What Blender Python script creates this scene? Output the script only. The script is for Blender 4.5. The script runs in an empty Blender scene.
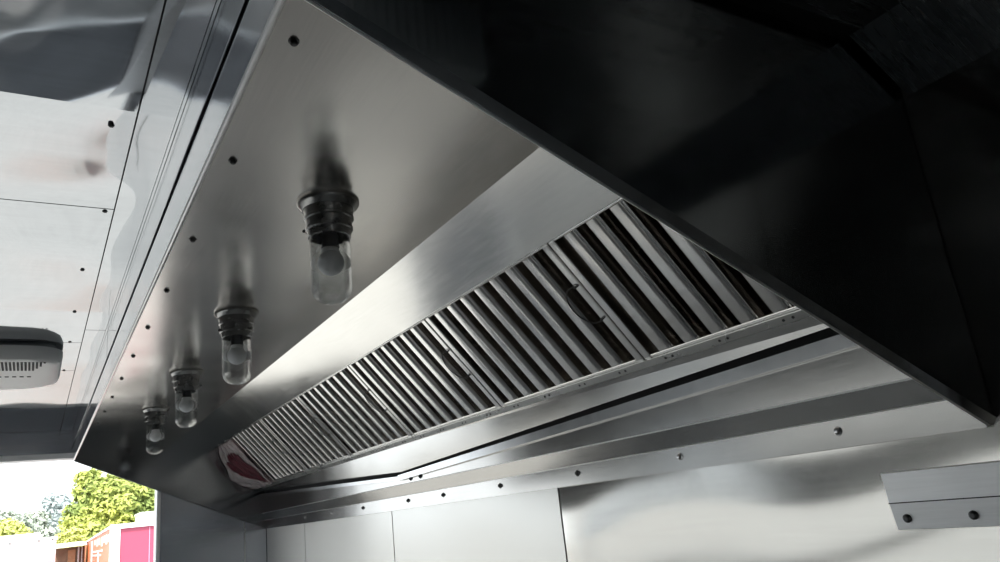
import bpy, bmesh, math, random
from mathutils import Vector, Matrix
random.seed(7)
SC = bpy.context.scene
COL = SC.collection
S, CAMZ = 0.71, 1.60          # hood units to metres; eye height above the trailer floor


def W(x, y, z):
    return Vector((x * S, y * S, z * S + CAMZ))


# ------------------------------------------------------------------ materials
def new_mat(name):
    m = bpy.data.materials.new(name)
    m.use_nodes = True
    nt = m.node_tree
    return m, nt, nt.nodes['Principled BSDF']


def coords(nt, scale=(1, 1, 1)):
    g = nt.nodes.new('ShaderNodeNewGeometry')
    mp = nt.nodes.new('ShaderNodeMapping')
    mp.inputs['Scale'].default_value = scale
    nt.links.new(g.outputs['Position'], mp.inputs['Vector'])
    return mp.outputs['Vector']


def noise(nt, vec, scale, detail=2, rough=0.5):
    n = nt.nodes.new('ShaderNodeTexNoise')
    n.inputs['Scale'].default_value = scale
    n.inputs['Detail'].default_value = detail
    n.inputs['Roughness'].default_value = rough
    nt.links.new(vec, n.inputs['Vector'])
    return n.outputs['Fac']


def maprange(nt, v, a, b, c=0.0, d=1.0):
    n = nt.nodes.new('ShaderNodeMapRange')
    n.inputs['From Min'].default_value = c
    n.inputs['From Max'].default_value = d
    n.inputs['To Min'].default_value = a
    n.inputs['To Max'].default_value = b
    nt.links.new(v, n.inputs['Value'])
    return n.outputs['Result']


def mixcol(nt, fac, c1, c2):
    n = nt.nodes.new('ShaderNodeMix')
    n.data_type = 'RGBA'
    nt.links.new(fac, n.inputs['Factor'])
    n.inputs['A'].default_value = (*c1, 1)
    n.inputs['B'].default_value = (*c2, 1)
    return n.outputs['Result']


def steel(name, col=(.56, .56, .55), rough=.22, grain=(4, 4, 160), grain_amt=.10, wave=0.0, wave_scale=2.0,
          wave_dim=(1, 1, 1), smudge=.06, satin=0.0, dent_to=None):
    m, nt, p = new_mat(name)
    p.inputs['Metallic'].default_value = 1
    gv = coords(nt, grain)
    g = noise(nt, gv, 3.0, 3, .6)
    sm = noise(nt, coords(nt), 5.0, 3, .6)
    a = nt.nodes.new('ShaderNodeMath'); a.operation = 'ADD'
    nt.links.new(maprange(nt, g, -grain_amt, grain_amt, .25, .75), a.inputs[0])
    nt.links.new(maprange(nt, sm, rough - smudge, rough + smudge, .25, .75), a.inputs[1])
    nt.links.new(a.outputs[0], p.inputs['Roughness'])
    nt.links.new(mixcol(nt, g, tuple(c * .90 for c in col), tuple(min(1, c * 1.08) for c in col)), p.inputs['Base Color'])
    if wave > 0:
        b = nt.nodes.new('ShaderNodeBump')
        b.inputs['Strength'].default_value = 1
        b.inputs['Distance'].default_value = wave
        wv = noise(nt, coords(nt, wave_dim), wave_scale, 1.0, .4)
        if dent_to:                                  # the sheet is dented toward one end only
            sx = nt.nodes.new('ShaderNodeSeparateXYZ')
            nt.links.new(coords(nt), sx.inputs[0])
            ml = nt.nodes.new('ShaderNodeMath'); ml.operation = 'MULTIPLY'
            nt.links.new(wv, ml.inputs[0])
            nt.links.new(maprange(nt, sx.outputs['Y'], 1.0, .16, *dent_to), ml.inputs[1])
            wv = ml.outputs[0]
        nt.links.new(wv, b.inputs['Height'])
        nt.links.new(b.outputs['Normal'], p.inputs['Normal'])
    if satin > 0:
        p2 = nt.nodes.new('ShaderNodeBsdfPrincipled')
        p2.inputs['Metallic'].default_value = 1
        p2.inputs['Roughness'].default_value = .62
        p2.inputs['Base Color'].default_value = (*col, 1)
        mx = nt.nodes.new('ShaderNodeMixShader'); mx.inputs[0].default_value = satin
        nt.links.new(p.outputs[0], mx.inputs[1]); nt.links.new(p2.outputs[0], mx.inputs[2])
        nt.links.new(mx.outputs[0], nt.nodes['Material Output'].inputs['Surface'])
    return m


def plain(name, col, rough=.5, metal=0.0, spec=.5, var=.0, scale=8.0):
    m, nt, p = new_mat(name)
    n = noise(nt, coords(nt), scale, 3)
    nt.links.new(mixcol(nt, n, tuple(c * (1 - var) for c in col), tuple(min(1, c * (1 + var)) for c in col)),
                 p.inputs['Base Color'])
    p.inputs['Roughness'].default_value = rough
    p.inputs['Metallic'].default_value = metal
    p.inputs['Specular IOR Level'].default_value = spec
    return m


M = {}
M['hood_ceiling'] = steel('hood_ceiling_steel', (.86, .825, .78), .21, (90, 3, 3), .015, .010, 2.0, smudge=.03)
M['canted'] = steel('canted_panel_steel', (.88, .86, .82), .16, (4, 4, 60), .02, .003, 1.6, smudge=.03)
M['hood'] = steel('hood_steel', (.48, .465, .44), .18, (4, 4, 60), .015, .005, 2.0, smudge=.03)
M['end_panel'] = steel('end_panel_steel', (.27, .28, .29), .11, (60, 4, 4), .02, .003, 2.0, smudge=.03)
M['fascia'] = steel('fascia_steel', (.55, .57, .60), .14, (4, 60, 4), .02, .003, 2.0)
M['baffle'] = steel('baffle_steel', (.83, .815, .79), .17, (12, 12, 12), .02, smudge=.03)
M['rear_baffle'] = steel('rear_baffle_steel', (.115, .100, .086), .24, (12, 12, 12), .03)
M['wall'] = steel('wall_steel', (.70, .675, .63), .09, (2, 2, 60), .012, .062, 1.2, (.5, .8, 1.2), smudge=.02, satin=.10)
M['wall_satin'] = steel('satin_wall_steel', (.93, .915, .88), .22, (2, 2, 60), .012, .020, 1.2, (.5, .8, 1.2), smudge=.02, satin=.62)
M['far_wall'] = steel('far_wall_steel', (.52, .54, .58), .16, (4, 4, 90), .05, .003, 2.0)
M['ceiling'] = steel('ceiling_steel', (.49, .51, .53), .05, (4, 40, 4), .010, .080, 2.3, (1.2, .8, 1), smudge=.015, dent_to=(.95, 1.9))
M['rail'] = steel('rail_steel', (.64, .64, .62), .28, (12, 4, 12), .03)
M['trough'] = steel('trough_steel', (.62, .62, .62), .22, (4, 20, 4), .02, smudge=.03)
M['bracket'] = steel('bracket_steel', (.95, .95, .95), .52, (4, 4, 100), .03)
M['chrome'] = steel('bright_hem', (.72, .72, .72), .32, (20, 20, 20), .03)
M['screw'] = steel('dark_screw', (.10, .10, .10), .30, (30, 30, 30), .05)
M['screw_bright'] = steel('bright_screw', (.60, .60, .60), .18, (30, 30, 30), .05)
M['gap'] = plain('dark_gap', (.012, .012, .013), .8)
M['lamp_base'] = steel('lamp_cast_metal', (.30, .30, .30), .26, (20, 20, 20), .03)
M['lamp_rim'] = steel('lamp_rim_metal', (.36, .36, .355), .22, (20, 20, 20), .03)
M['socket'] = plain('lamp_socket', (.055, .055, .06), .4)
M['bulb'] = plain('frosted_bulb', (.90, .89, .91), .35)
M['wire'] = plain('handle_wire', (.04, .04, .04), .35, .8)
M['ac'] = plain('shroud_plastic', (.78, .78, .77), .42, 0, .5, .03, 3)
M['ac_gasket'] = plain('gasket_foam', (.33, .35, .35), .6)
M['ac_dark'] = plain('grille_shadow_plastic', (.05, .05, .05), .7)
M['white_trim'] = plain('white_trim', (.80, .80, .80), .35)
M['floor'] = plain('dull_floor', (.50, .50, .49), .55, 0, .4, .2, 6)
M['near_wall'] = steel('near_wall_steel', (.26, .28, .29), .30, (4, 4, 90), .05)
M['inner_wall'] = steel('left_wall_steel', (.40, .42, .44), .25, (4, 4, 90), .05)
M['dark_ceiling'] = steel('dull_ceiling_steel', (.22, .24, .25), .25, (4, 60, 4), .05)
M['outer'] = plain('outer_skin', (.75, .75, .75), .4)
M['ground'] = plain('pale_gravel', (.30, .295, .28), .9, 0, .2, .25, 14)
M['wt'] = plain('white_trailer_skin', (.86, .86, .86), .35)
M['pink'] = plain('pink_panel', (.80, .36, .50), .4)
M['red'] = plain('red_trailer_skin', (.45, .07, .13), .4)
M['orange'] = plain('orange_trailer_skin', (.72, .17, .06), .45, 0, .4, .06, 6)
M['graphic'] = plain('white_graphic', (.85, .78, .74), .5)
M['shed'] = plain('brown_shed_wall', (.17, .11, .075), .7, 0, .3, .3, 4)
M['shed_door'] = plain('shed_door', (.30, .17, .09), .6)
M['grey_edge'] = plain('grey_corner', (.45, .45, .46), .5)
M['bark'] = plain('bark', (.12, .09, .06), .9, 0, .2, .3, 12)


def leafmat(name, c1, c2, scale):
    m, nt, p = new_mat(name)
    n = noise(nt, coords(nt), scale, 3, .6)
    nt.links.new(mixcol(nt, maprange(nt, n, 0, 1, .35, .65), c1, c2), p.inputs['Base Color'])
    p.inputs['Roughness'].default_value = .55
    p.inputs['Transmission Weight'].default_value = 0
    p.inputs['Subsurface Weight'].default_value = 0
    p.inputs['Specular IOR Level'].default_value = .25
    return m


M['leaf'] = leafmat('yellow_green_leaves', (.24, .31, .09), (.58, .61, .15), .8)
M['leaf_hazed'] = leafmat('hazed_distant_leaves', (.40, .45, .37), (.56, .60, .50), .35)  # haze over the distant trees is paled into this and the next colour
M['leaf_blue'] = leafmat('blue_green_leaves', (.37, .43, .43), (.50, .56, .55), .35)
M['leaf_bright'] = leafmat('bright_yellow_leaves', (.45, .50, .14), (.66, .68, .22), .5)

gm, nt, p = new_mat('clear_globe_glass')
nt.nodes.remove(p)
tr_ = nt.nodes.new('ShaderNodeBsdfTransparent'); tr_.inputs['Color'].default_value = (.95, .96, .96, 1)
gl_ = nt.nodes.new('ShaderNodeBsdfGlossy'); gl_.inputs['Roughness'].default_value = .03
gs_ = nt.nodes.new('ShaderNodeBsdfGlass'); gs_.inputs['Roughness'].default_value = .0; gs_.inputs['IOR'].default_value = 1.45
lw_ = nt.nodes.new('ShaderNodeLayerWeight'); lw_.inputs['Blend'].default_value = .5
pw_ = nt.nodes.new('ShaderNodeMath'); pw_.operation = 'POWER'; pw_.inputs[1].default_value = 1.5
nt.links.new(lw_.outputs['Facing'], pw_.inputs[0])
mg_ = nt.nodes.new('ShaderNodeMixShader'); mg_.inputs[0].default_value = .04
nt.links.new(tr_.outputs[0], mg_.inputs[1]); nt.links.new(gl_.outputs[0], mg_.inputs[2])
mx_ = nt.nodes.new('ShaderNodeMixShader')
nt.links.new(pw_.outputs[0], mx_.inputs[0]); nt.links.new(mg_.outputs[0], mx_.inputs[1]); nt.links.new(gs_.outputs[0], mx_.inputs[2])
nt.links.new(mx_.outputs[0], nt.nodes['Material Output'].inputs['Surface'])
M['glass'] = gm

fm, nt, p = new_mat('thin_plastic_film')
fn_ = noise(nt, coords(nt, (14, 120, 14)), 2.0, 3, .6)
nt.links.new(mixcol(nt, maprange(nt, fn_, 0, 1, .35, .65), (.55, .50, .50), (.95, .92, .92)), p.inputs['Base Color'])
p.inputs['Roughness'].default_value = .25
tr_ = nt.nodes.new('ShaderNodeBsdfTransparent'); tr_.inputs['Color'].default_value = (.90, .80, .82, 1)
mx_ = nt.nodes.new('ShaderNodeMixShader'); mx_.inputs[0].default_value = .40
nt.links.new(tr_.outputs[0], mx_.inputs[1]); nt.links.new(p.outputs[0], mx_.inputs[2])
nt.links.new(mx_.outputs[0], nt.nodes['Material Output'].inputs['Surface'])
M['film'] = fm
M['film_red'] = plain('red_printed_film', (.075, .003, .013), .45, 0, .3, .6, 40)


# ------------------------------------------------------------------ mesh builder (hood units)
class MB:
    def __init__(self):
        self.v, self.f, self.smooth = [], [], False

    def add(self, verts, faces):
        o = len(self.v)
        self.v += [tuple(v) for v in verts]
        self.f += [tuple(i + o for i in f) for f in faces]
        return self

    def box(self, x0, x1, y0, y1, z0, z1):
        vs = [(x, y, z) for x in (x0, x1) for y in (y0, y1) for z in (z0, z1)]
        return self.add(vs, [(0, 1, 3, 2), (4, 6, 7, 5), (0, 4, 5, 1), (2, 3, 7, 6), (0, 2, 6, 4), (1, 5, 7, 3)])

    def prism_y(self, poly, y0, y1):
        """closed polygon in (x, z), swept along y; y0/y1 may be functions of the vertex index"""
        n = len(poly)
        vs = [(p[0], y0, p[1]) for p in poly] + [(p[0], y1, p[1]) for p in poly]
        fs = [(i, (i + 1) % n, n + (i + 1) % n, n + i) for i in range(n)]
        fs += [tuple(range(n - 1, -1, -1)), tuple(range(n, 2 * n))]
        return self.add(vs, fs)

    def loft_y(self, pa, ya, pb, yb):
        n = len(pa)
        vs = [(p[0], ya, p[1]) for p in pa] + [(p[0], yb, p[1]) for p in pb]
        fs = [(i, (i + 1) % n, n + (i + 1) % n, n + i) for i in range(n)]
        fs += [tuple(range(n - 1, -1, -1)), tuple(range(n, 2 * n))]
        return self.add(vs, fs)

    def prism(self, poly, d):
        n = len(poly)
        a = [Vector(p) for p in poly]
        d = Vector(d)
        vs = a + [q + d for q in a]
        fs = [(i, (i + 1) % n, n + (i + 1) % n, n + i) for i in range(n)]
        fs += [tuple(range(n - 1, -1, -1)), tuple(range(n, 2 * n))]
        return self.add(vs, fs)

    def lathe(self, prof, c=(0, 0, 0), n=40, axis=None):
        """prof: (r, h) list along axis (default +z) from c"""
        ax = Vector(axis or (0, 0, 1)).normalized()
        u = ax.orthogonal().normalized()
        w = ax.cross(u)
        c = Vector(c)
        vs, fs, rings = [], [], []
        for r, h in prof:
            if r < 1e-6:
                rings.append([len(vs)]); vs.append(c + ax * h)
            else:
                rings.append(list(range(len(vs), len(vs) + n)))
                for i in range(n):
                    t = 2 * math.pi * i / n
                    vs.append(c + ax * h + (u * math.cos(t) + w * math.sin(t)) * r)
        for a, b in zip(rings, rings[1:]):
            for i in range(n):
                j = (i + 1) % n
                if len(a) == 1 and len(b) == 1: continue
                if len(a) == 1: fs.append((a[0], b[i], b[j]))
                elif len(b) == 1: fs.append((a[i], a[j], b[0]))
                else: fs.append((a[i], a[j], b[j], b[i]))
        return self.add(vs, fs)

    def tube(self, pts, r, n=8):
        pts = [Vector(p) for p in pts]
        vs, fs = [], []
        prev = None
        for i, p in enumerate(pts):
            t = (pts[min(i + 1, len(pts) - 1)] - pts[max(i - 1, 0)]).normalized()
            u = t.orthogonal().normalized() if prev is None else (prev - t * prev.dot(t)).normalized()
            prev = u
            w = t.cross(u)
            for k in range(n):
                a = 2 * math.pi * k / n
                vs.append(p + (u * math.cos(a) + w * math.sin(a)) * r)
        for i in range(len(pts) - 1):
            for k in range(n):
                l = (k + 1) % n
                fs.append((i * n + k, i * n + l, (i + 1) * n + l, (i + 1) * n + k))
        fs += [tuple(range(n - 1, -1, -1)), tuple(range((len(pts) - 1) * n, len(pts) * n))]
        return self.add(vs, fs)

    def build(self, name, mat, parent=None, origin=(0, 0, 0), smooth=False, bevel=0, local=False, segs=2):
        """origin: the parent's place in hood units (verts are stored relative to it)"""
        me = bpy.data.meshes.new(name)
        o = Vector((0, 0, 0)) if local else Vector(origin)
        vs = [tuple((Vector(v) - o) * S) for v in self.v]
        me.from_pydata(vs, [], self.f)
        bm = bmesh.new(); bm.from_mesh(me)
        bmesh.ops.recalc_face_normals(bm, faces=bm.faces)
        bm.to_mesh(me); bm.free()
        me.materials.append(mat)
        if smooth:
            me.polygons.foreach_set('use_smooth', [True] * len(me.polygons))
            try: me.set_sharp_from_angle(angle=math.radians(35))
            except Exception: pass
        ob = bpy.data.objects.new(name, me)
        COL.objects.link(ob)
        if parent is not None:
            ob.parent = parent
        else:
            ob.location = W(*origin)
        if bevel:
            b = ob.modifiers.new('bevel', 'BEVEL'); b.width = bevel * S; b.segments = segs
            b.limit_method = 'ANGLE'; b.angle_limit = math.radians(40)
        return ob


def tag(o, label=None, cat=None, group=None, kind=None):
    if label: o['label'] = label
    if cat: o['category'] = cat
    if group: o['group'] = group
    if kind: o['kind'] = kind
    return o


def empty(name, loc):
    o = bpy.data.objects.new(name, None)
    COL.objects.link(o); o.location = W(*loc); o.empty_display_size = .05
    return o


def struct(name, mb, mat, parent=None, **kw):
    o = mb.build(name, mat, parent, **kw)
    if parent is None: o['kind'] = 'structure'
    return o


def copy_tree(o, parent=None):
    c = o.copy(); COL.objects.link(c)
    c.parent = parent
    for ch in list(o.children): copy_tree(ch, c)
    return c


# ------------------------------------------------------------------ hood section (x, z), read across the trailer
XF = .206                      # hood front
ZL, ZC = .557, .728            # lip and inside ceiling heights
XW = 1.352                     # back wall face
CE = .745                      # trailer ceiling
YN, YF = .671, 5.385           # hood ends
E_, F_, G_ = (.888, .728), (1.037, .605), (1.296, .309)
FLOOR = -1.60 / S
XL = -1.45                     # left wall
YB = -3.0                      # wall behind the viewer
YE = 5.40                      # far wall face
t = .012

# ---------------- setting
floor = struct('floor', MB().box(XL - .1, XW + .1, YB - .1, YE + .1, FLOOR - .08, FLOOR), M['floor'])

# back wall: three polished sheets with open joints over a dark core
wr = struct('wall_right', MB().box(XW + .006, XW + .10, YB, YE + .12, FLOOR, CE + .1), M['gap'])
seams = [YB, .30, 1.948, 3.235, 4.53, 5.385]
for a, b in zip(seams, seams[1:]):
    MB().box(XW, XW + .008, a + .004, b - .004, FLOOR, .70).build('panel', M['wall'] if a < 1.9 else M['wall_satin'], wr)
for o in wr.children: o.matrix_parent_inverse = Matrix.Identity(4)

# left wall with the long serving opening
WY0, WY1, WZ0, WZ1 = 1.5, 5.385, -1.0, -.12
PY1, PZ0, PZ1 = 3.7, .19, .46          # unseen transom above the serving opening, added to shape reflections
wl = MB()
X0 = XL - .08
wl.box(X0, XL, YB, -2.5, FLOOR, CE + .1).box(X0, XL, -2.5, -2.15, -.0, CE + .1).box(X0, XL, -2.15, WY0, FLOOR, CE + .1)  # low slot behind the viewer, added to let in a little light
wl.box(X0, XL, WY1, YE + .02, WZ1, CE + .1).box(X0, XL, WY0, YE + .02, FLOOR, WZ0).box(X0, X0 + .03, YE - .01, YE + .02, WZ0, WZ1)
wl.box(X0, XL, WY1 - .001, WY1, WZ1, WZ1 + .01).box(X0, XL, WY0, PY1, WZ1, PZ0).box(X0, XL, WY0, PY1, PZ1, CE + .1).box(X0, XL, PY1, WY1, WZ1, CE + .1)
struct('wall_left', wl, M['inner_wall'])
struct('window_1', MB().box(XL - .07, XL - .02, WY0, WY1, -.47, -.41).box(XL - .085, XL + .01, WY0, WY1, WZ0 - .02, WZ0 + .01), M['near_wall'])
struct('wall_near', MB().box(XL - .08, XW + .1, YB - .08, YB, FLOOR, CE + .1), M['near_wall'])

# far wall: opening on the left, sheet with a joint on the right
OX0, OX1, OZ = -.52, .676, .574
wf = struct('wall_far', MB().box(OX1 + .022, XW + .006, YE + .004, YE + .10, FLOOR, CE + .1)
            .box(XL, OX1 + .022, YE + .004, YE + .10, OZ + .035, CE + .1)
            .box(XL, OX0 - .021, YE + .004, YE + .10, .17, OZ + .035), M['far_wall'])
MB().box(OX1 + .03, 1.207, YE - .004, YE + .004, FLOOR + .002, .70).build('panel', M['far_wall'], wf)
MB().box(1.215, XW - .003, YE - .008, YE + .004, FLOOR + .002, .70).build('corner_strip', M['far_wall'], wf)
MB().box(1.207, 1.215, YE - .010, YE + .004, FLOOR + .002, .70).build('joint', M['rail'], wf)
tr = MB().box(OX0, OX1, YE - .004, YE + .11, OZ, OZ + .034).box(OX0 - .02, OX0, YE - .004, YE + .11, .15, OZ).box(XL + .005, OX0 - .02, YE - .004, YE + .11, .15, .169)
struct('trim_1', tr, M['white_trim'], bevel=.004)
HD = -1.17  # unseen half-door added to shape the ceiling's reflections, daylight slit below
struct('added_half_door', MB().box(XL + .005, OX1, YE + .02, YE + .06, FLOOR + .055, HD), M['far_wall'], bevel=.004)
tr = MB().box(OX1, OX1 + .022, YE - .004, YE + .11, FLOOR + .002, OZ + .034)
struct('trim_2', tr, M['white_trim'], bevel=.004)

# trailer ceiling: sheets with fine joints, dark core above
ce = struct('ceiling', MB().box(XL, XW, YB, YE + .02, CE + .006, CE + .09), M['gap'])
g = .0022
xa, xb = .124, .188
ys = [YB, 1.80, 3.10, 3.60, YE]
for a, b in zip(ys, ys[1:]):
    MB().box(XL, xa - g, a + g, b - g, CE, CE + .008).build('panel', M['ceiling'], ce)
ys2 = [YB, 2.91, YE]
for a, b in zip(ys2, ys2[1:]):
    MB().box(xa + g * .3, xb - .0008, a + g, b - g, CE, CE + .008).build('edge_panel', M['ceiling'], ce)
MB().box(xb + .0002, XF - .001, YB, YE, CE, CE + .008).build('edge_strip', M['ceiling'], ce)
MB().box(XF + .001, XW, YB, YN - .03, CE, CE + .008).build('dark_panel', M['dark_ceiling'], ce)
for x, y in [(.085, 1.40), (.105, 1.815), (.082, 2.25), (.082, 2.68), (.085, 3.09), (.083, 3.595)]:
    MB().lathe([(.0, -.004), (.004, -.0032), (.006, 0), (.006, .001)], (x, y, CE), 12).build('screw', M['screw'], ce, smooth=True)
rb_ = MB()  # unseen ribbed panel, added for its reflection in the near end panel
for i in range(17):
    x = .285 + i * .0155
    rb_.add([(x, .500, .62), (x + .0078, .512, .62), (x + .0155, .500, .62), (x, .500, CE - .002), (x + .0078, .512, CE - .002), (x + .0155, .500, CE - .002),
             (x, .47, .62), (x + .0155, .47, .62), (x, .47, CE - .002), (x + .0155, .47, CE - .002)],
            [(0, 1, 4, 3), (1, 2, 5, 4), (0, 3, 8, 6), (2, 7, 9, 5), (6, 8, 9, 7), (0, 6, 7, 2, 1), (3, 4, 5, 9, 8)])
rb_.build('added_rib_panel', plain('ribbed_grey_plastic', (.88, .93, .93), .5), ce)
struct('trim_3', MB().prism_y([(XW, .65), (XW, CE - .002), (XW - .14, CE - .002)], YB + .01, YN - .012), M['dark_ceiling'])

# ---------------- the hood
H0 = (.78, 3.0, .4)
hood = tag(empty('exhaust_hood', H0), 'long stainless steel exhaust hood with sloping open underside along back wall', 'exhaust hood')


def hp(name, mb, mat, **kw):
    return mb.build(name, mat, hood, H0, **kw)


# inside ceiling sheet, canted sheet, rails
hp('canopy_sheet', MB().box(XF + .003, E_[0], YN + .012, YF - .002, ZC, ZC + .010), M['hood_ceiling'])
nx, nz = -.677, -.736
hp('canted_sheet', MB().prism_y([E_, F_, (F_[0] + .006, F_[1] + .008), (E_[0] + .012, E_[1] + .006)], YN + .012, YF - .002),
   M['canted'])
# front: trim strip above, open gap, fascia and rolled hem
hp('fascia_trim', MB().box(XF - .012, XF - .002, YN - .01, 2.905, .650, CE - .002)
   .box(XF - .012, XF - .002, 2.915, YE - .02, .650, CE - .002), M['fascia'])
hp('gap_backing', MB().box(XF - .001, XF + .001, YN, YF, .634, .656), M['gap'])
hp('fascia', MB().box(XF - .008, XF + .002, YN - .004, YF + .012, ZL, .641), M['fascia'])
hp('hem', MB().tube([(XF - .003, YN - .004, ZL), (XF - .003, YF + .012, ZL)], .0045, 10), M['chrome'], smooth=True)
# end panels
capo = [(XF, ZL), (XF, ZC + .012), (XW - .004, ZC + .012), (XW - .004, .045)]
capn = [(XF, ZL + .010), (XF, ZC + .012), (XW - .004, ZC + .012), (XW - .004, .056)]
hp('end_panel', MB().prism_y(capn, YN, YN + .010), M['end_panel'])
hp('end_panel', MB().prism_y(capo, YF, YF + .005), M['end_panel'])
# folded hem along the near end panel's sloping edge
dx, dz = capo[3][0] - XF, .045 - ZL
ln = math.hypot(dx, dz); ux, uz = dx / ln, dz / ln
px_, pz_ = uz, -ux                                     # across the edge, downward
a1 = Vector((capo[3][0], 0, .045))
up = .011
nrm_ = (-px_ * up, -pz_ * up)
hm = MB()
A0_ = [(XF, YN - .001, ZL), (a1.x, YN - .001, a1.z)]
vs = []
for (x, z) in ((XF, ZL), (a1.x, a1.z)):
    vs += [(x + nrm_[0], YN - .002, z + nrm_[1]), (x, YN + .007, z), (x, YN + .012, z), (x + nrm_[0], YN + .004, z + nrm_[1])]
hm.add(vs, [(0, 1, 5, 4), (1, 2, 6, 5), (2, 3, 7, 6), (3, 0, 4, 7), (0, 3, 2, 1), (4, 5, 6, 7)])
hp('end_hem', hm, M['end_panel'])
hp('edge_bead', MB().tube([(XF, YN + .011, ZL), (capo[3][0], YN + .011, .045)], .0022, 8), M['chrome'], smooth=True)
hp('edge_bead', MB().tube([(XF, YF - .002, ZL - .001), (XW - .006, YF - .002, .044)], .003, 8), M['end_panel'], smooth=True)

# rail that carries the filters' lower edge, and the upper one
tx, tz = (G_[0] - F_[0]), (G_[1] - F_[1])
tl = math.hypot(tx, tz); tx, tz = tx / tl, tz / tl     # down the filter slope
nx, nz = tz, -tx                                       # out of the filter face, toward the room
if nx > 0: nx, nz = -nx, -nz


def fp(s, n):
    return (F_[0] + tx * s + nx * n, F_[1] + tz * s + nz * n)


LF = tl
rail = MB().prism_y([fp(LF - .008, .006), fp(LF + .010, .006), fp(LF + .013, .003), fp(LF + .013, -.05), fp(LF + .009, -.05), fp(LF + .009, .0), fp(LF - .008, .0)], YN + .012, YF - .002)
hp('lower_rail', rail, M['rail'])
y = .80
while y < 5.3:
    for d in (-.012, .012):
        c = fp(LF + .001, .006)
        hp('rivet', MB().lathe([(.0035, 0), (.003, .0015), (0, .002)], (c[0], y + d, c[1]), 8, (nx, 0, nz)), M['screw'], smooth=True)
    y += .1765
hp('upper_rail', MB().prism_y([fp(-.002, -.004), fp(.003, -.004), fp(.003, -.04), fp(-.002, -.04)], YN + .012, YF - .002), M['rail'])

# backs: a slanting drip panel, the standing panel, the sloping return and the wall flange
yk = 3.02
drip = MB()
x1 = 1.318
R0 = fp(LF + .013, -.004)
for (ya, za, yb, zb) in ((YN + .012, .277, yk, .192), (yk, .192, YF - .002, .286)):
    drip.loft_y([(R0[0] - .003, R0[1] - .002), (R0[0] + .004, R0[1] - .002), (x1 + .006, za), (x1 - .002, za)], ya,
                [(R0[0] - .003, R0[1] - .002), (R0[0] + .004, R0[1] - .002), (x1 + .006, zb), (x1 - .002, zb)], yb)
hp('drip_panel', drip, M['hood'])
stp = MB()
for (ya, za, yb, zb) in ((YN + .012, .240, yk, .168), (yk, .168, YF - .002, .260)):
    stp.loft_y([(1.328, .141), (1.328, za), (1.333, za), (1.333, .141)], ya, [(1.328, .141), (1.328, zb), (1.333, zb), (1.333, .141)], yb)
hp('standing_panel', stp, M['hood'])
hp('return_panel', MB().prism_y([(1.326, .142), (1.333, .146), (1.346, .100), (1.342, .094)], YN + .012, YF - .002), M['hood'])
hp('wall_flange', MB().box(1.341, 1.346, YN + .012, YF - .002, .042, .098), M['hood'])
hp('bright_edge', MB().tube([(1.326, YN + .012, .142), (1.326, YF - .002, .142)], .0016, 6)
   .tube([(1.341, YN + .012, .0965), (1.341, YF - .002, .0965)], .0014, 6), M['chrome'], smooth=True)
hp('plenum_top', MB().box(E_[0] + .002, XW - .006, YN + .012, YF - .002, ZC + .002, ZC + .010), M['gap'])  # plenum sheets near-black: the shade inside is put into their colour
hp('plenum_back', MB().box(1.341, 1.346, YN + .012, YF - .002, .15, ZC), M['gap'])
# blank sheet beside the last filter
FW = .709
Y1 = .709
yl = Y1 + 6 * FW
hp('filler_sheet', MB().prism_y([fp(.006, 0), fp(LF - .01, 0), fp(LF - .01, -.01), fp(.006, -.01)], yl + .004, YF - .004), M['baffle'])

# screws
scp = [(0, -.0075), (.0045, -.0075), (.0062, -.006), (.0062, -.002), (.0088, -.0015), (.0088, .0005), (0, .0005)]
for y in (1.008, 1.442, 1.903, 2.345, 2.786, 3.235, 3.69, 4.15, 4.60, 5.05):
    hp('screw', MB().lathe(scp, (.3085, y, ZC), 14), M['screw'], smooth=True)
for y in (1.401, .958, 1.825, 2.266, 2.697, 3.025, 3.55, 4.003, 4.476):
    hp('screw', MB().lathe([(0, .009), (.004, .008), (.006, .005), (.0064, .002), (.009, .001), (.009, -.0005)], (1.341, y, .074), 14, (-1, 0, 0)),
       M['screw_bright'] if y < 1.7 or y > 3.8 else M['screw'], smooth=True)
for y in (2.86, 2.955):
    hp('screw', MB().lathe([(0, .009), (.004, .008), (.006, .005), (.0064, .002), (.009, .001), (.009, -.0005)], (1.328, y, .158), 14, (-1, 0, 0)), M['screw'], smooth=True)

# grease trough: two lengths pitched to the middle
T0 = (1.29, yk, .17)
tro = tag(empty('grease_trough', T0), 'shallow steel grease trough pitched to its middle below the filters', 'grease trough')


def sec(z0, h):   # open channel: front lip, bottom, back
    x0, x2 = 1.311, 1.3265
    return [(x0, z0 + h), (x0, z0), (x2, z0), (x2, z0 + h), (x2 - .004, z0 + h), (x2 - .004, z0 + .004), (x0 + .004, z0 + .004), (x0 + .004, z0 + h)]


MB().loft_y(sec(.226, .030), YN + .014, sec(.158, .022), yk + .03).build('channel', M['trough'], tro, T0)
MB().loft_y(sec(.160, .016), yk + .032, sec(.252, .016), YF - .006).build('channel', M['trough'], tro, T0)

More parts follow.
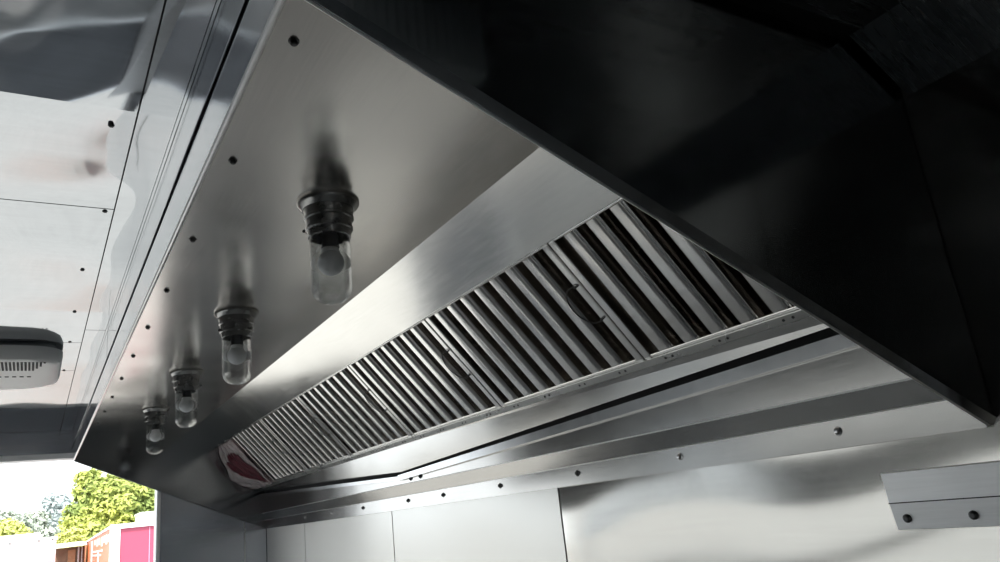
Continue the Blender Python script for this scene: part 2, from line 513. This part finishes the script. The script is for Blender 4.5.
# ---------------- baffle filters
def make_filter():
    """local frame: x along the hood, y down the slope, z out of the face"""
    f = bpy.data.objects.new('baffle_filter', None); COL.objects.link(f); f.empty_display_size = .05
    w, L_ = FW - .004, LF - .004
    rw, dep = .024, .066
    fr = MB()
    for x0, x1 in ((.002, .002 + rw), (w - rw, w)):
        fr.box(x0, x1, .002, L_, -dep, 0)
    for y0, y1 in ((.001, .008), (L_ - .014, L_)):
        fr.box(.002 + rw, w - rw, y0, y1, -dep, -.001)
    fr.build('frame', M['baffle'], f, local=True, bevel=.003)
    n = 7
    pitch = (w - 2 * rw - .004) / (n + .5)
    fb, rb = MB(), MB()
    a = .0
    for k in range(n):
        x0 = rw + .006 + pitch * (k + .60)
        bw = pitch * .42
        prof = [(x0 - .003, -.030), (x0 - .0015, -.010)]
        for q in range(11):
            u_ = q / 10
            prof.append((x0 + bw * u_, -.0005 - .0025 * (u_ - .6) ** 2 - .011 * max(0, 1 - u_ / .28) ** 2))
        prof += [(x0 + bw + .0025, -.006), (x0 + bw + .0045, -.0035), (x0 + bw + .0065, -.005), (x0 + bw + .0065, -.030), (x0 + bw + .004, -.030), (x0 + bw, -.014), (x0 + .002, -.014), (x0, -.030)]
        m = len(prof)
        vs = [(p[0], .008, p[1]) for p in prof] + [(p[0], L_ - .014, p[1]) for p in prof]
        fb.add(vs, [(i, (i + 1) % m, m + (i + 1) % m, m + i) for i in range(m)] + [tuple(range(m - 1, -1, -1)), tuple(range(m, 2 * m))])
    for k in range(n + 1):
        x0 = rw + .006 + pitch * (k + .02)
        bw = pitch * .62
        th = .003
        prof = [(x0 - .002, -.034), (x0 + .001, -.035), (x0 + .005, -.050), (x0 + bw * .3, -.043), (x0 + bw * .5, -.040), (x0 + bw * .7, -.043), (x0 + bw - .005, -.050), (x0 + bw - .001, -.035), (x0 + bw + .002, -.034),
                (x0 + bw, -.060), (x0, -.060)]
        m = len(prof)
        vs = [(p[0], .008, p[1]) for p in prof] + [(p[0], L_ - .014, p[1]) for p in prof]
        rb.add(vs, [(i, (i + 1) % m, m + (i + 1) % m, m + i) for i in range(m)] + [tuple(range(m - 1, -1, -1)), tuple(range(m, 2 * m))])
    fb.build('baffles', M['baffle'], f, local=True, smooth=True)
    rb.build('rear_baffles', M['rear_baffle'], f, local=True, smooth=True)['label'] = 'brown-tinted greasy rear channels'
    # drop handle: a wire bail lying over the face, in two eyes on the near side rail
    yc = LF * .47
    pts = [(.014, yc - .052, .004), (.022, yc - .056, .006), (.050, yc - .052, .007), (.072, yc - .030, .007), (.080, yc, .007),
           (.072, yc + .030, .007), (.050, yc + .052, .007), (.022, yc + .056, .006), (.014, yc + .052, .004)]
    sm = []
    for i in range(len(pts) - 1):
        p0, p1, p2, p3 = [Vector(pts[max(0, min(len(pts) - 1, j))]) for j in (i - 1, i, i + 1, i + 2)]
        for q in range(4):
            u = q / 4
            sm.append(.5 * ((2 * p1) + (p2 - p0) * u + (2 * p0 - 5 * p1 + 4 * p2 - p3) * u * u + (3 * p1 - p0 - 3 * p2 + p3) * u ** 3))
    sm.append(Vector(pts[-1]))
    h = MB().tube(sm, .0017, 8)
    hd = h.build('handle', M['wire'], f, local=True, smooth=True)
    for s in (-1, 1):
        ring = [(.014 + .0075 * math.cos(q * math.pi / 6), yc + s * .052, .003 + .0065 * math.sin(q * math.pi / 6)) for q in range(13)]
        MB().tube(ring, .0016, 6).build('eye', M['wire'], hd, local=True, smooth=True)
    return f


proto = make_filter()
rot = Matrix(((0, tx, nx), (1, 0, 0), (0, tz, nz))).to_4x4()
flab = ['steel baffle filter at near end, partly cut off by the dark end panel',
        'steel baffle filter second from near end, with dark wire loop handle at middle',
        'steel baffle filter third along from the dark near end panel',
        'steel baffle filter third from the red wrapper end of the row',
        'steel baffle filter second from the red wrapper end of the row',
        'steel baffle filter at far end next to the red printed wrapper']
filters = []
for k in range(6):
    f = proto if k == 0 else copy_tree(proto)
    y0 = Y1 + k * FW
    f.matrix_world = Matrix.Translation(W(fp(.001, -.001)[0], y0, fp(.001, -.001)[1])) @ rot
    tag(f, flab[k], 'grease filter', 'baffle filters in the hood')

# ---------------- plastic wrapper left on the far end of the filter bank
P0 = (1.17, 5.17, .45)
film = tag(empty('plastic_wrapper', P0), 'torn clear wrapper with red print hanging from far end of filters', 'wrapper')
nu, nv = 26, 34


def film_pt(u, v, lift=0):
    """u from the filter side to the end panel, v down the slope"""
    s = .012 + v * (LF - .015)
    bulge = .075 * math.sin(math.pi * min(1, max(0, v)) ** 1.15) * (u ** 1.2)
    cr = .006 * math.sin(17 * v + 5 * u) + .004 * math.sin(31 * u + 11 * v + 2 * math.sin(9 * v))
    x, z = fp(s, .010 + bulge * .75 + cr * (.3 + .7 * u) + lift)
    z -= bulge * .35
    y = yl - .02 + u * (YF - .012 - yl + .02)
    return (x, y, z)


def grid(fn, u0, u1, v0, v1, n, m):
    b = MB()
    b.add([fn(u0 + (u1 - u0) * i / n, v0 + (v1 - v0) * j / m) for i in range(n + 1) for j in range(m + 1)],
          [(i * (m + 1) + j, i * (m + 1) + j + 1, (i + 1) * (m + 1) + j + 1, (i + 1) * (m + 1) + j) for i in range(n) for j in range(m)])
    return b


def thick(o, th):
    s = o.modifiers.new('sheet', 'SOLIDIFY'); s.thickness = th * S; s.offset = 0
    return o


thick(grid(film_pt, .06, 1, 0, 1, nu, nv).build('film', M['film'], film, P0, smooth=True), .002)


red_streaks = MB()
rr_ = random.Random(3)
for k in range(10):
    # overlapping torn streaks of print that run down the slope
    c0 = .16 + .074 * k + rr_.uniform(-.012, .012)
    v0 = .16 + .10 * abs(k - 4) / 4 + rr_.uniform(-.03, .03)
    v1 = .97 - .036 * k + rr_.uniform(-.06, .03)
    w0_ = .044 + .010 * rr_.random()
    pts = []
    for j in range(19):
        v = j / 18
        wd = w0_ * math.sin(math.pi * (.08 + .84 * v)) ** .7 * (1 + .2 * math.sin(19 * v + k))
        c = c0 * (1 - .32 * v) + .12 * (1 - v) * (1 - k / 9) + .012 * math.sin(9 * v + 2 * k)
        for d in (-1, 0, 1):
            pts.append(film_pt(min(.97, max(.03, c + d * wd)), v0 + (v1 - v0) * v, .006 + .0004 * k))
    red_streaks.add(pts, [(j * 3 + d, j * 3 + d + 1, j * 3 + d + 4, j * 3 + d + 3) for j in range(18) for d in (0, 1)])
thick(red_streaks.build('red_print', M['film_red'], film, P0, smooth=True), .001)['label'] = 'dark red streaked print'

# ---------------- lamps
def make_lamp():
    o = bpy.data.objects.new('hood_lamp', None); COL.objects.link(o); o.empty_display_size = .05
    # heights measured down from the hood ceiling
    b = MB().lathe([(0, 0), (.050, 0), (.058, -.008), (.0575, -.022), (.0555, -.036), (.0575, -.038), (.0575, -.044), (.0535, -.046),
                    (.0520, -.062), (.0545, -.064), (.0545, -.070), (.0505, -.072), (.0490, -.088), (.044, -.089), (.044, -.060), (0, -.060)], n=56)
    b.build('canopy', M['lamp_base'], o, local=True, smooth=True)
    MB().lathe([(.050, 0), (.0700, 0), (.0718, -.002), (.0718, -.0055), (.0690, -.010), (.0600, -.020), (.0578, -.020), (.0578, -.008), (.050, -.004)], n=64).build('rim', M['lamp_rim'], o, local=True, smooth=True)
    for k in range(3):
        a = k * 2.094 + .5
        MB().lathe([(.004, -.004), (.004, .006), (.0025, .008), (0, .008)], (.0545 * math.cos(a), .0545 * math.sin(a), -.064), 10, (math.cos(a), math.sin(a), 0)).build('clip_screw', M['screw'], o, local=True, smooth=True)
    R = .0465
    zb = -.246
    prof = [(R - .001, -.084), (R, -.095), (R, zb + .040)]
    for k in range(1, 9):
        q = k / 8 * math.pi / 2
        prof.append((R * math.cos(q) ** .85 if k < 8 else 0, zb + .040 - .040 * math.sin(q)))
    ins = [(max(0, r - .0028) if r > 0 else 0, h + (.003 if h < -.2 else 0)) for r, h in reversed(prof)]
    MB().lathe(prof + ins, n=56).build('globe', M['glass'], o, local=True, smooth=True)
    MB().lathe([(0, -.058), (.017, -.058), (.017, -.080), (.0195, -.082), (.0185, -.096), (.0215, -.112), (.018, -.114), (0, -.114)], n=28).build('socket', M['socket'], o, local=True, smooth=True)
    bp = [(0, -.112), (.0175, -.112), (.0215, -.122)]
    for k in range(1, 13):
        q = math.radians(-62 + (180 - 28) * k / 12)
        bp.append((.0305 * math.cos(q) if k < 12 else 0, -.148 - .0305 * math.sin(q)))
    MB().lathe(bp, n=36).build('bulb', M['bulb'], o, local=True, smooth=True)
    return o


lp = make_lamp()
ll = ['unlit glass jar lamp nearest the dark end panel, largest of the four on hood ceiling',
      'unlit glass jar lamp on hood ceiling, second from the dark near end panel',
      'unlit glass jar lamp on hood ceiling, third from the dark near end panel',
      'unlit glass jar lamp farthest along hood ceiling, in front of the far end panel']
for k, y in enumerate((1.597, 2.565, 3.557, 4.56)):
    o = lp if k == 0 else copy_tree(lp)
    o.location = W(.557, y, ZC)
    o.rotation_euler = (0, 0, k * .7)
    tag(o, ll[k], 'lamp', 'lamps under the hood')

# ---------------- bracket on the back wall
B0 = (XW, .6, -.07)
br = tag(empty('wall_bracket', B0), 'bent steel strip screwed to polished back wall below hood corner', 'bracket')
q = [(1.330, -.013), (1.334, -.066), (1.342, -.113), (1.349, -.113), (1.349, -.108), (1.340, -.064), (1.349, -.018), (1.349, -.013)]
MB().prism_y(q, .15, .884).build('strip', M['bracket'], br, B0, bevel=.001)
MB().box(1.3328, 1.336, .15, .884, -.0672, -.0655).build('fold', M['gap'], br, B0)
for y in (.858, .741, .624, .507, .39, .27):
    MB().lathe([(0, .006), (.004, .006), (.0075, .003), (.0078, 0)], (1.3385, y, -.0935), 14, (-1, 0, -.15)).build('screw', M['screw'], br, B0, smooth=True)

# ---------------- roof air conditioner shroud
A0 = (-.29, 3.48, CE)
ac = tag(empty('air_conditioner', A0), 'light grey plastic air conditioner shroud under the shiny left ceiling', 'air conditioner')


def rounded(x0, x1, y0, y1, r, rf=None, n=6):
    pts = []
    rf = rf or r
    for cx, cy, a, r in ((x1 - r, y0 + r, -90, r), (x1 - rf, y1 - rf, 0, rf), (x0 + r, y1 - r, 90, r), (x0 + r, y0 + r, 180, r)):
        for k in range(n + 1):
            q = math.radians(a + 90 * k / n)
            pts.append((cx + r * math.cos(q), cy + r * math.sin(q)))
    return pts


def stack(levels):
    b = MB()
    n = len(levels[0][0])
    vs = [(x, y, z) for pts, z in levels for x, y in pts]
    fs = []
    for l in range(len(levels) - 1):
        for i in range(n):
            j = (i + 1) % n
            fs.append((l * n + i, l * n + j, (l + 1) * n + j, (l + 1) * n + i))
    fs += [tuple(range(n)), tuple(range((len(levels) - 1) * n, len(levels) * n))]
    return b.add(vs, fs)


stack([(rounded(-.62, .045, 3.125, 3.65, .05), CE), (rounded(-.62, .045, 3.125, 3.65, .05), .728)]).build('gasket', M['ac_gasket'], ac, A0, smooth=True)
stack([(rounded(-.645, .068, 3.10, 3.69, .11), .733), (rounded(-.645, .068, 3.10, 3.69, .11), .715),
       (rounded(-.637, .060, 3.101, 3.688, .11, .13), .691), (rounded(-.625, .048, 3.105, 3.680, .105, .16), .683), (rounded(-.60, .020, 3.118, 3.665, .095, .22), .6795)]).build('shroud', M['ac'], ac, A0, smooth=True)
gr = MB()
for i in range(46):
    x = -.50 + i * .0118
    for j in range(8):
        y = 3.135 + j * .0185
        if x > .012 - j * .0048: continue
        gr.box(x, x + .0068, y, y + .0125, .6775, .6795)
gr.build('grille', M['ac_dark'], ac, A0)
vn = MB()
for i in range(20):
    x = -.50 + i * .024
    vn.box(x, x + .013, 3.39, 3.40, .6775, .6795)
vn.build('vent_slots', M['ac_dark'], ac, A0)

# ---------------- outside
GZ = FLOOR - .75 / S
struct('ground', MB().box(-160, 160, 5.65, 320, GZ - .3, GZ)
       .box(-160, XL - .10, -60, 5.65, GZ - .3, GZ), M['ground'])


def thing(name, loc, label, cat, group=None):
    return tag(empty(name, loc), label, cat, group)


def wheel(parent, o, x, y, r=.45):
    MB().lathe([(0, -.14), (r * .55, -.14), (r * .6, -.10), (r * .95, -.14), (r, -.09), (r, .09), (r * .95, .14), (0, .14)], (x, y, GZ + r), 28, (1, 0, 0)).build('wheel', M['ac_dark'], parent, o, smooth=True)


# red trailer: pink-red end, white corner frames, orange side with white lettering-like strokes
RT = (2.25, 20.6, GZ)
rt = thing('cargo_trailer', RT, 'red and orange trailer with white corner frame beside the tree', 'trailer')
zt = .61
ang = (2.28 - 1.60) / (44 - 20.5)


def rx(y, off=0): return 1.60 + (y - 20.5) * ang + off


def slab(y0, y1, off0, off1, z0, z1):
    return [(rx(y0, off0), y0, z0), (rx(y0, off1), y0, z0), (rx(y1, off1), y1, z0), (rx(y1, off0), y1, z0)], (0, 0, z1 - z0)


MB().prism(*slab(20.6, 43.9, .04, 3.2, GZ + .8, zt - .03)).build('body', M['orange'], rt, RT)
MB().prism(*slab(20.5, 44, 0, 3.25, zt - .06, zt)).build('roof_rail', M['wt'], rt, RT)
cf = MB().box(1.597, 1.80, 20.48, 20.7, GZ + .8, zt - .105).box(1.595, 4.86, 20.46, 20.71, zt - .10, zt + .004).box(4.65, 4.85, 20.48, 20.7, GZ + .8, zt - .105)
cf.build('corner_frame', M['wt'], rt, RT)
MB().box(1.80, 4.65, 20.53, 20.62, GZ + .8, zt - .10).build('end_door', M['red'], rt, RT)
MB().box(2.42, 2.435, 20.515, 20.54, GZ + .9, zt - .12).box(3.6, 3.615, 20.515, 20.54, GZ + .9, zt - .12).build('lock_bar', M['pink'], rt, RT)
gs = MB()
for y0, y1, z0, z1 in ((33, 34.2, -2.2, .48), (21.5, 22.2, .26, .44), (22.8, 23.4, .22, .46), (24, 24.5, .28, .46), (25.2, 26, .2, .46), (27, 27.6, .26, .47),
                       (28.4, 29.2, .24, .47), (30.4, 31.2, .3, .47), (25, 33, .06, .11), (26, 33, -.06, -.01), (27.4, 28.2, -.6, .06)):
    gs.prism(*slab(y0, y1, .026, .045, z0, z1))
gs.build('white_marks', M['graphic'], rt, RT)
for y in (24, 30, 40): wheel(rt, RT, rx(y, .05), y, .5)

# white trailer with a pink panel
w0 = (-.6, 31.5, GZ)
wt = thing('cargo_trailer', w0, 'white trailer with narrow pink panel at its right edge', 'trailer')
MB().box(-2.4, .76, 30, 34.5, GZ + .8, .66).build('body', M['wt'], wt, w0, bevel=.05)
MB().box(-2.44, .80, 29.96, 34.5, .60, .70).build('roof_rail', M['wt'], wt, w0, bevel=.02)
MB().box(.47, .72, 29.97, 30.02, -2.2, .53).build('pink_panel', M['pink'], wt, w0)
MB().box(-.92, -.82, 29.97, 30.02, -2.2, .56).build('grey_strip', M['grey_edge'], wt, w0)
for x in (-.55, .24, .62):
    MB().box(x, x + .045, 29.93, 29.97, .60, .64).build('marker_light', M['socket'], wt, w0)
MB().box(.14, .30, 29.96, 30.0, .38, .43).build('badge', M['grey_edge'], wt, w0)
for x in (-1.9, .3): wheel(wt, w0, x, 30.4, .5)

# white truck box behind it and another behind the red trailer
v0 = (-.7, 41, GZ)
vt = thing('box_trailer', v0, 'low white trailer roof showing above the white trailer with pink panel', 'trailer')
MB().box(-3.0, .35, 40, 45, GZ + .8, 1.13).build('body', M['wt'], vt, v0, bevel=.05)
MB().box(-3.04, .39, 39.96, 45.04, 1.06, 1.16).build('roof_rail', M['wt'], vt, v0, bevel=.02)
for x in (-2.3, -.2): wheel(vt, v0, x, 40.4, .5)
u0 = (6.5, 45.9, GZ)
vt = thing('box_trailer', u0, 'tall white box trailer standing behind the red trailer', 'trailer')
MB().box(4.84, 8.2, 44.7, 47.2, GZ + .8, 1.78).build('body', M['wt'], vt, u0, bevel=.05)
MB().box(4.80, 8.24, 44.66, 47.24, 1.72, 1.82).build('roof_rail', M['wt'], vt, u0, bevel=.02)
for x in (5.4, 7.4): wheel(vt, u0, x, 45.2, .6)

# brown shed with a white awning
s0 = (1.5, 40, GZ)
sh = thing('shed', s0, 'small brown shed with white awning between white and orange trailers', 'shed')
MB().box(.95, 2.05, 38.6, 41, GZ, .40).build('wall', M['shed'], sh, s0)
MB().box(1.42, 1.70, 38.54, 38.62, GZ, .30).build('door', M['shed_door'], sh, s0)
MB().box(1.78, 1.84, 38.50, 38.56, GZ, .40).box(1.92, 1.96, 38.50, 38.56, GZ, .40).build('post', M['grey_edge'], sh, s0)
MB().prism([(.88, 37.9, .40), (.88, 41.1, .56), (.88, 41.1, .62), (.88, 37.9, .47)], (1.2, 0, .02)).build('awning', M['wt'], sh, s0)


# unseen work counter, added to bounce light onto the hood ceiling
struct('added_counter', MB().box(.52, XW - .002, .95, 5.36, -1.05, -.98).box(.56, XW - .002, .98, 5.34, FLOOR + .12, -1.05), plain('counter_top', (.46, .45, .44), .45), bevel=.01)
# unseen pale wall across the yard, added to cut the sky reflected in the steel
struct('added_yard_wall', MB().box(-10.5, -10, -14, 17, GZ, 1.6), plain('pale_render', (.58, .58, .57), .8))


# trees
def tree(name, label, cat, loc, blobs, nleaf, size, mat, trunk_r, group=None):
    o = thing(name, loc, label, cat, group)
    b = MB()
    tot = sum(r ** 2 for *_, r in blobs)
    rnd = random.Random(int(loc[0] * 100) + 5)
    for (x, y, z, r) in blobs:
        for k in range(int(nleaf * r * r / tot)):
            d = Vector((rnd.gauss(0, 1), rnd.gauss(0, 1), rnd.gauss(0, 1))).normalized()
            rr = r * (rnd.random() ** .28) * (1 + .10 * math.sin(7 * d.x + 3 * d.z) + .08 * math.sin(11 * d.y + 5 * d.z))
            c = Vector((x, y, z)) + Vector((d.x * rr, d.y * rr, d.z * rr * .85))
            nrm = (d + Vector((rnd.gauss(0, .7), rnd.gauss(0, .7), rnd.gauss(0, .7) + .5))).normalized()
            u = nrm.orthogonal().normalized()
            u = (Matrix.Rotation(rnd.random() * 6.283, 3, nrm) @ u)
            w = nrm.cross(u)
            s = size * (.6 + .8 * rnd.random())
            b.add([c - u * s, c + w * s * .45 + nrm * s * .12, c + u * s, c - w * s * .45 + nrm * s * .12], [(0, 1, 2, 3)])
    b.build('crown', mat, o, loc)
    tk = MB()
    zc = min(z for *_, z, r in blobs)
    top = Vector((blobs[0][0], blobs[0][1], blobs[0][2]))
    base = Vector((loc[0], loc[1], GZ))
    tk.lathe([(trunk_r * 1.5, 0), (trunk_r, .8), (trunk_r * .8, (top - base).length * .6), (trunk_r * .3, (top - base).length)], base, 14, top - base)
    for (x, y, z, r) in blobs[1:]:
        p = base.lerp(top, .45 + .2 * rnd.random())
        e = Vector((x, y, z))
        tk.tube([p, p.lerp(e, .5) + Vector((0, 0, .15)), e], trunk_r * .28, 8)
    tk.build('trunk', M['bark'], o, loc, smooth=True)
    return o


tree('leafy_tree', 'big yellow-green leafy tree rising behind the red trailer', 'tree', (4.3, 51, GZ),
     [(4.3, 51, 2.6, 1.9), (2.75, 50.5, 1.55, 1.35), (2.9, 51, 3.4, 1.0), (5.9, 51.5, 2.2, 1.7), (4.2, 51, 3.55, 1.15), (3.1, 50, .7, 1.3), (4.9, 50, .9, 1.6),
      (2.55, 51, 4.25, .55), (6.9, 52, 2.8, 1.4), (5.1, 51, 3.3, 1.2), (2.1, 50, .35, .9), (2.3, 50.6, 2.3, .8), (3.0, 51.5, 4.45, .4), (3.7, 50, -.9, 2.0), (5.6, 50, -.8, 2.0)],
     30000, .17, M['leaf'], .28)
tree('leafy_tree', 'small bright yellow bush top beside the big tree above the shed', 'tree', (1.9, 46.5, GZ),
     [(1.9, 46.5, .9, .62), (1.35, 46.5, .75, .5), (2.3, 46.5, .45, .6), (1.6, 46.5, 0, .8)], 2600, .12, M['leaf_bright'], .12)
G3 = 'trees behind the trailers'
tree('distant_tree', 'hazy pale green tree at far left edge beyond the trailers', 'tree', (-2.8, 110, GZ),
     [(-2.8, 110, 4.2, 2.2), (-4.6, 110, 4.6, 2.4), (-1.2, 110, 3.6, 1.8), (-3, 110, 1.6, 2.6), (-.8, 110, 1.4, 2.2)], 7000, .34, M['leaf_hazed'], .35, G3)
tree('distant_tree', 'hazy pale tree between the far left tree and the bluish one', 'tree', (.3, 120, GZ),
     [(.3, 120, 5.0, 1.7), (-.6, 120, 3.6, 2.0), (1.0, 120, 3.0, 2.0), (.2, 120, 1.2, 2.4)], 5000, .34, M['leaf_hazed'], .35, G3)
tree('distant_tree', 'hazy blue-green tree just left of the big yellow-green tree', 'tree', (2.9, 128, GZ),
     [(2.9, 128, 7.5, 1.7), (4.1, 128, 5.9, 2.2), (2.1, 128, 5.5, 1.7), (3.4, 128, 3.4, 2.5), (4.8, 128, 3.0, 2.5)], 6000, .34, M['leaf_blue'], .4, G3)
tree('leafy_tree', 'bright yellow-green shrub at left edge above the white trailer roof', 'tree', (-1.3, 60, GZ),
     [(-1.3, 60, 2.0, .9), (-2.2, 60, 1.9, .9), (-.6, 60, 1.6, .7), (-1.3, 60, .6, 1.2)], 3000, .20, M['leaf_bright'], .2)

# ------------------------------------------------------------------ light
world = bpy.data.worlds.new('hazy_sky'); SC.world = world
world.use_nodes = True
bg = world.node_tree.nodes['Background']
bg.inputs['Color'].default_value = (.88, .95, 1.0, 1)
bg.inputs['Strength'].default_value = 1.0

sun = bpy.data.lights.new('sun', 'SUN'); sun.energy = 2.4; sun.angle = math.radians(3)
sun.color = (1, .96, .90)
so = bpy.data.objects.new('sun', sun); COL.objects.link(so)
so.rotation_euler = Vector((.35, .75, -1.0)).to_track_quat('-Z', 'Y').to_euler()
so.location = (0, 0, 12)

# daylight portals in the two openings
def portal(name, c, size, rot):
    l = bpy.data.lights.new(name, 'AREA'); l.shape = 'RECTANGLE'
    l.size, l.size_y = size[0] * S, size[1] * S
    l.cycles.is_portal = True
    o = bpy.data.objects.new(name, l); COL.objects.link(o)
    o.location = W(*c); o.rotation_euler = rot


portal('side_opening_portal', (XL - .09, (WY0 + WY1) / 2, (WZ0 + WZ1) / 2), (WY1 - WY0, WZ1 - WZ0), Vector((1, 0, 0)).to_track_quat('-Z', 'Z').to_euler())
portal('transom_portal', (XL - .09, (WY0 + PY1) / 2, (PZ0 + PZ1) / 2), (PY1 - WY0, PZ1 - PZ0), Vector((1, 0, 0)).to_track_quat('-Z', 'Z').to_euler())
portal('end_opening_portal', ((XL + OX1) / 2, YE + .13, (OZ + HD) / 2), (OX1 - XL, OZ - HD), Vector((0, -1, 0)).to_track_quat('-Z', 'Z').to_euler())

# ------------------------------------------------------------------ camera
cam = bpy.data.cameras.new('camera')
cam.sensor_fit = 'HORIZONTAL'; cam.sensor_width = 36
cam.lens = 760 / 1000 * 36
cam.clip_start = .02; cam.clip_end = 1000
co = bpy.data.objects.new('camera', cam); COL.objects.link(co)
A = Vector((28 - 500, -(562 - 281), -760)).normalized()
U = Vector((215 - 500, 2250 + 281, -760)); U = (U - A * A.dot(U)).normalized()
R_ = A.cross(U)
mw = Matrix((R_, A, U)).to_4x4()           # rows: world axes in camera space, so this turns camera vectors into world ones
mw.translation = W(0, 0, 0)
co.matrix_world = mw
SC.camera = co

SC.view_settings.view_transform = 'Standard'
SC.view_settings.look = 'None'
SC.view_settings.gamma = 1
SC.view_settings.use_curve_mapping = False
SC.view_settings.exposure = 1.42
SC.cycles.max_bounces = 14
SC.cycles.glossy_bounces = 8
SC.cycles.transmission_bounces = 10
SC.cycles.sample_clamp_indirect = 8
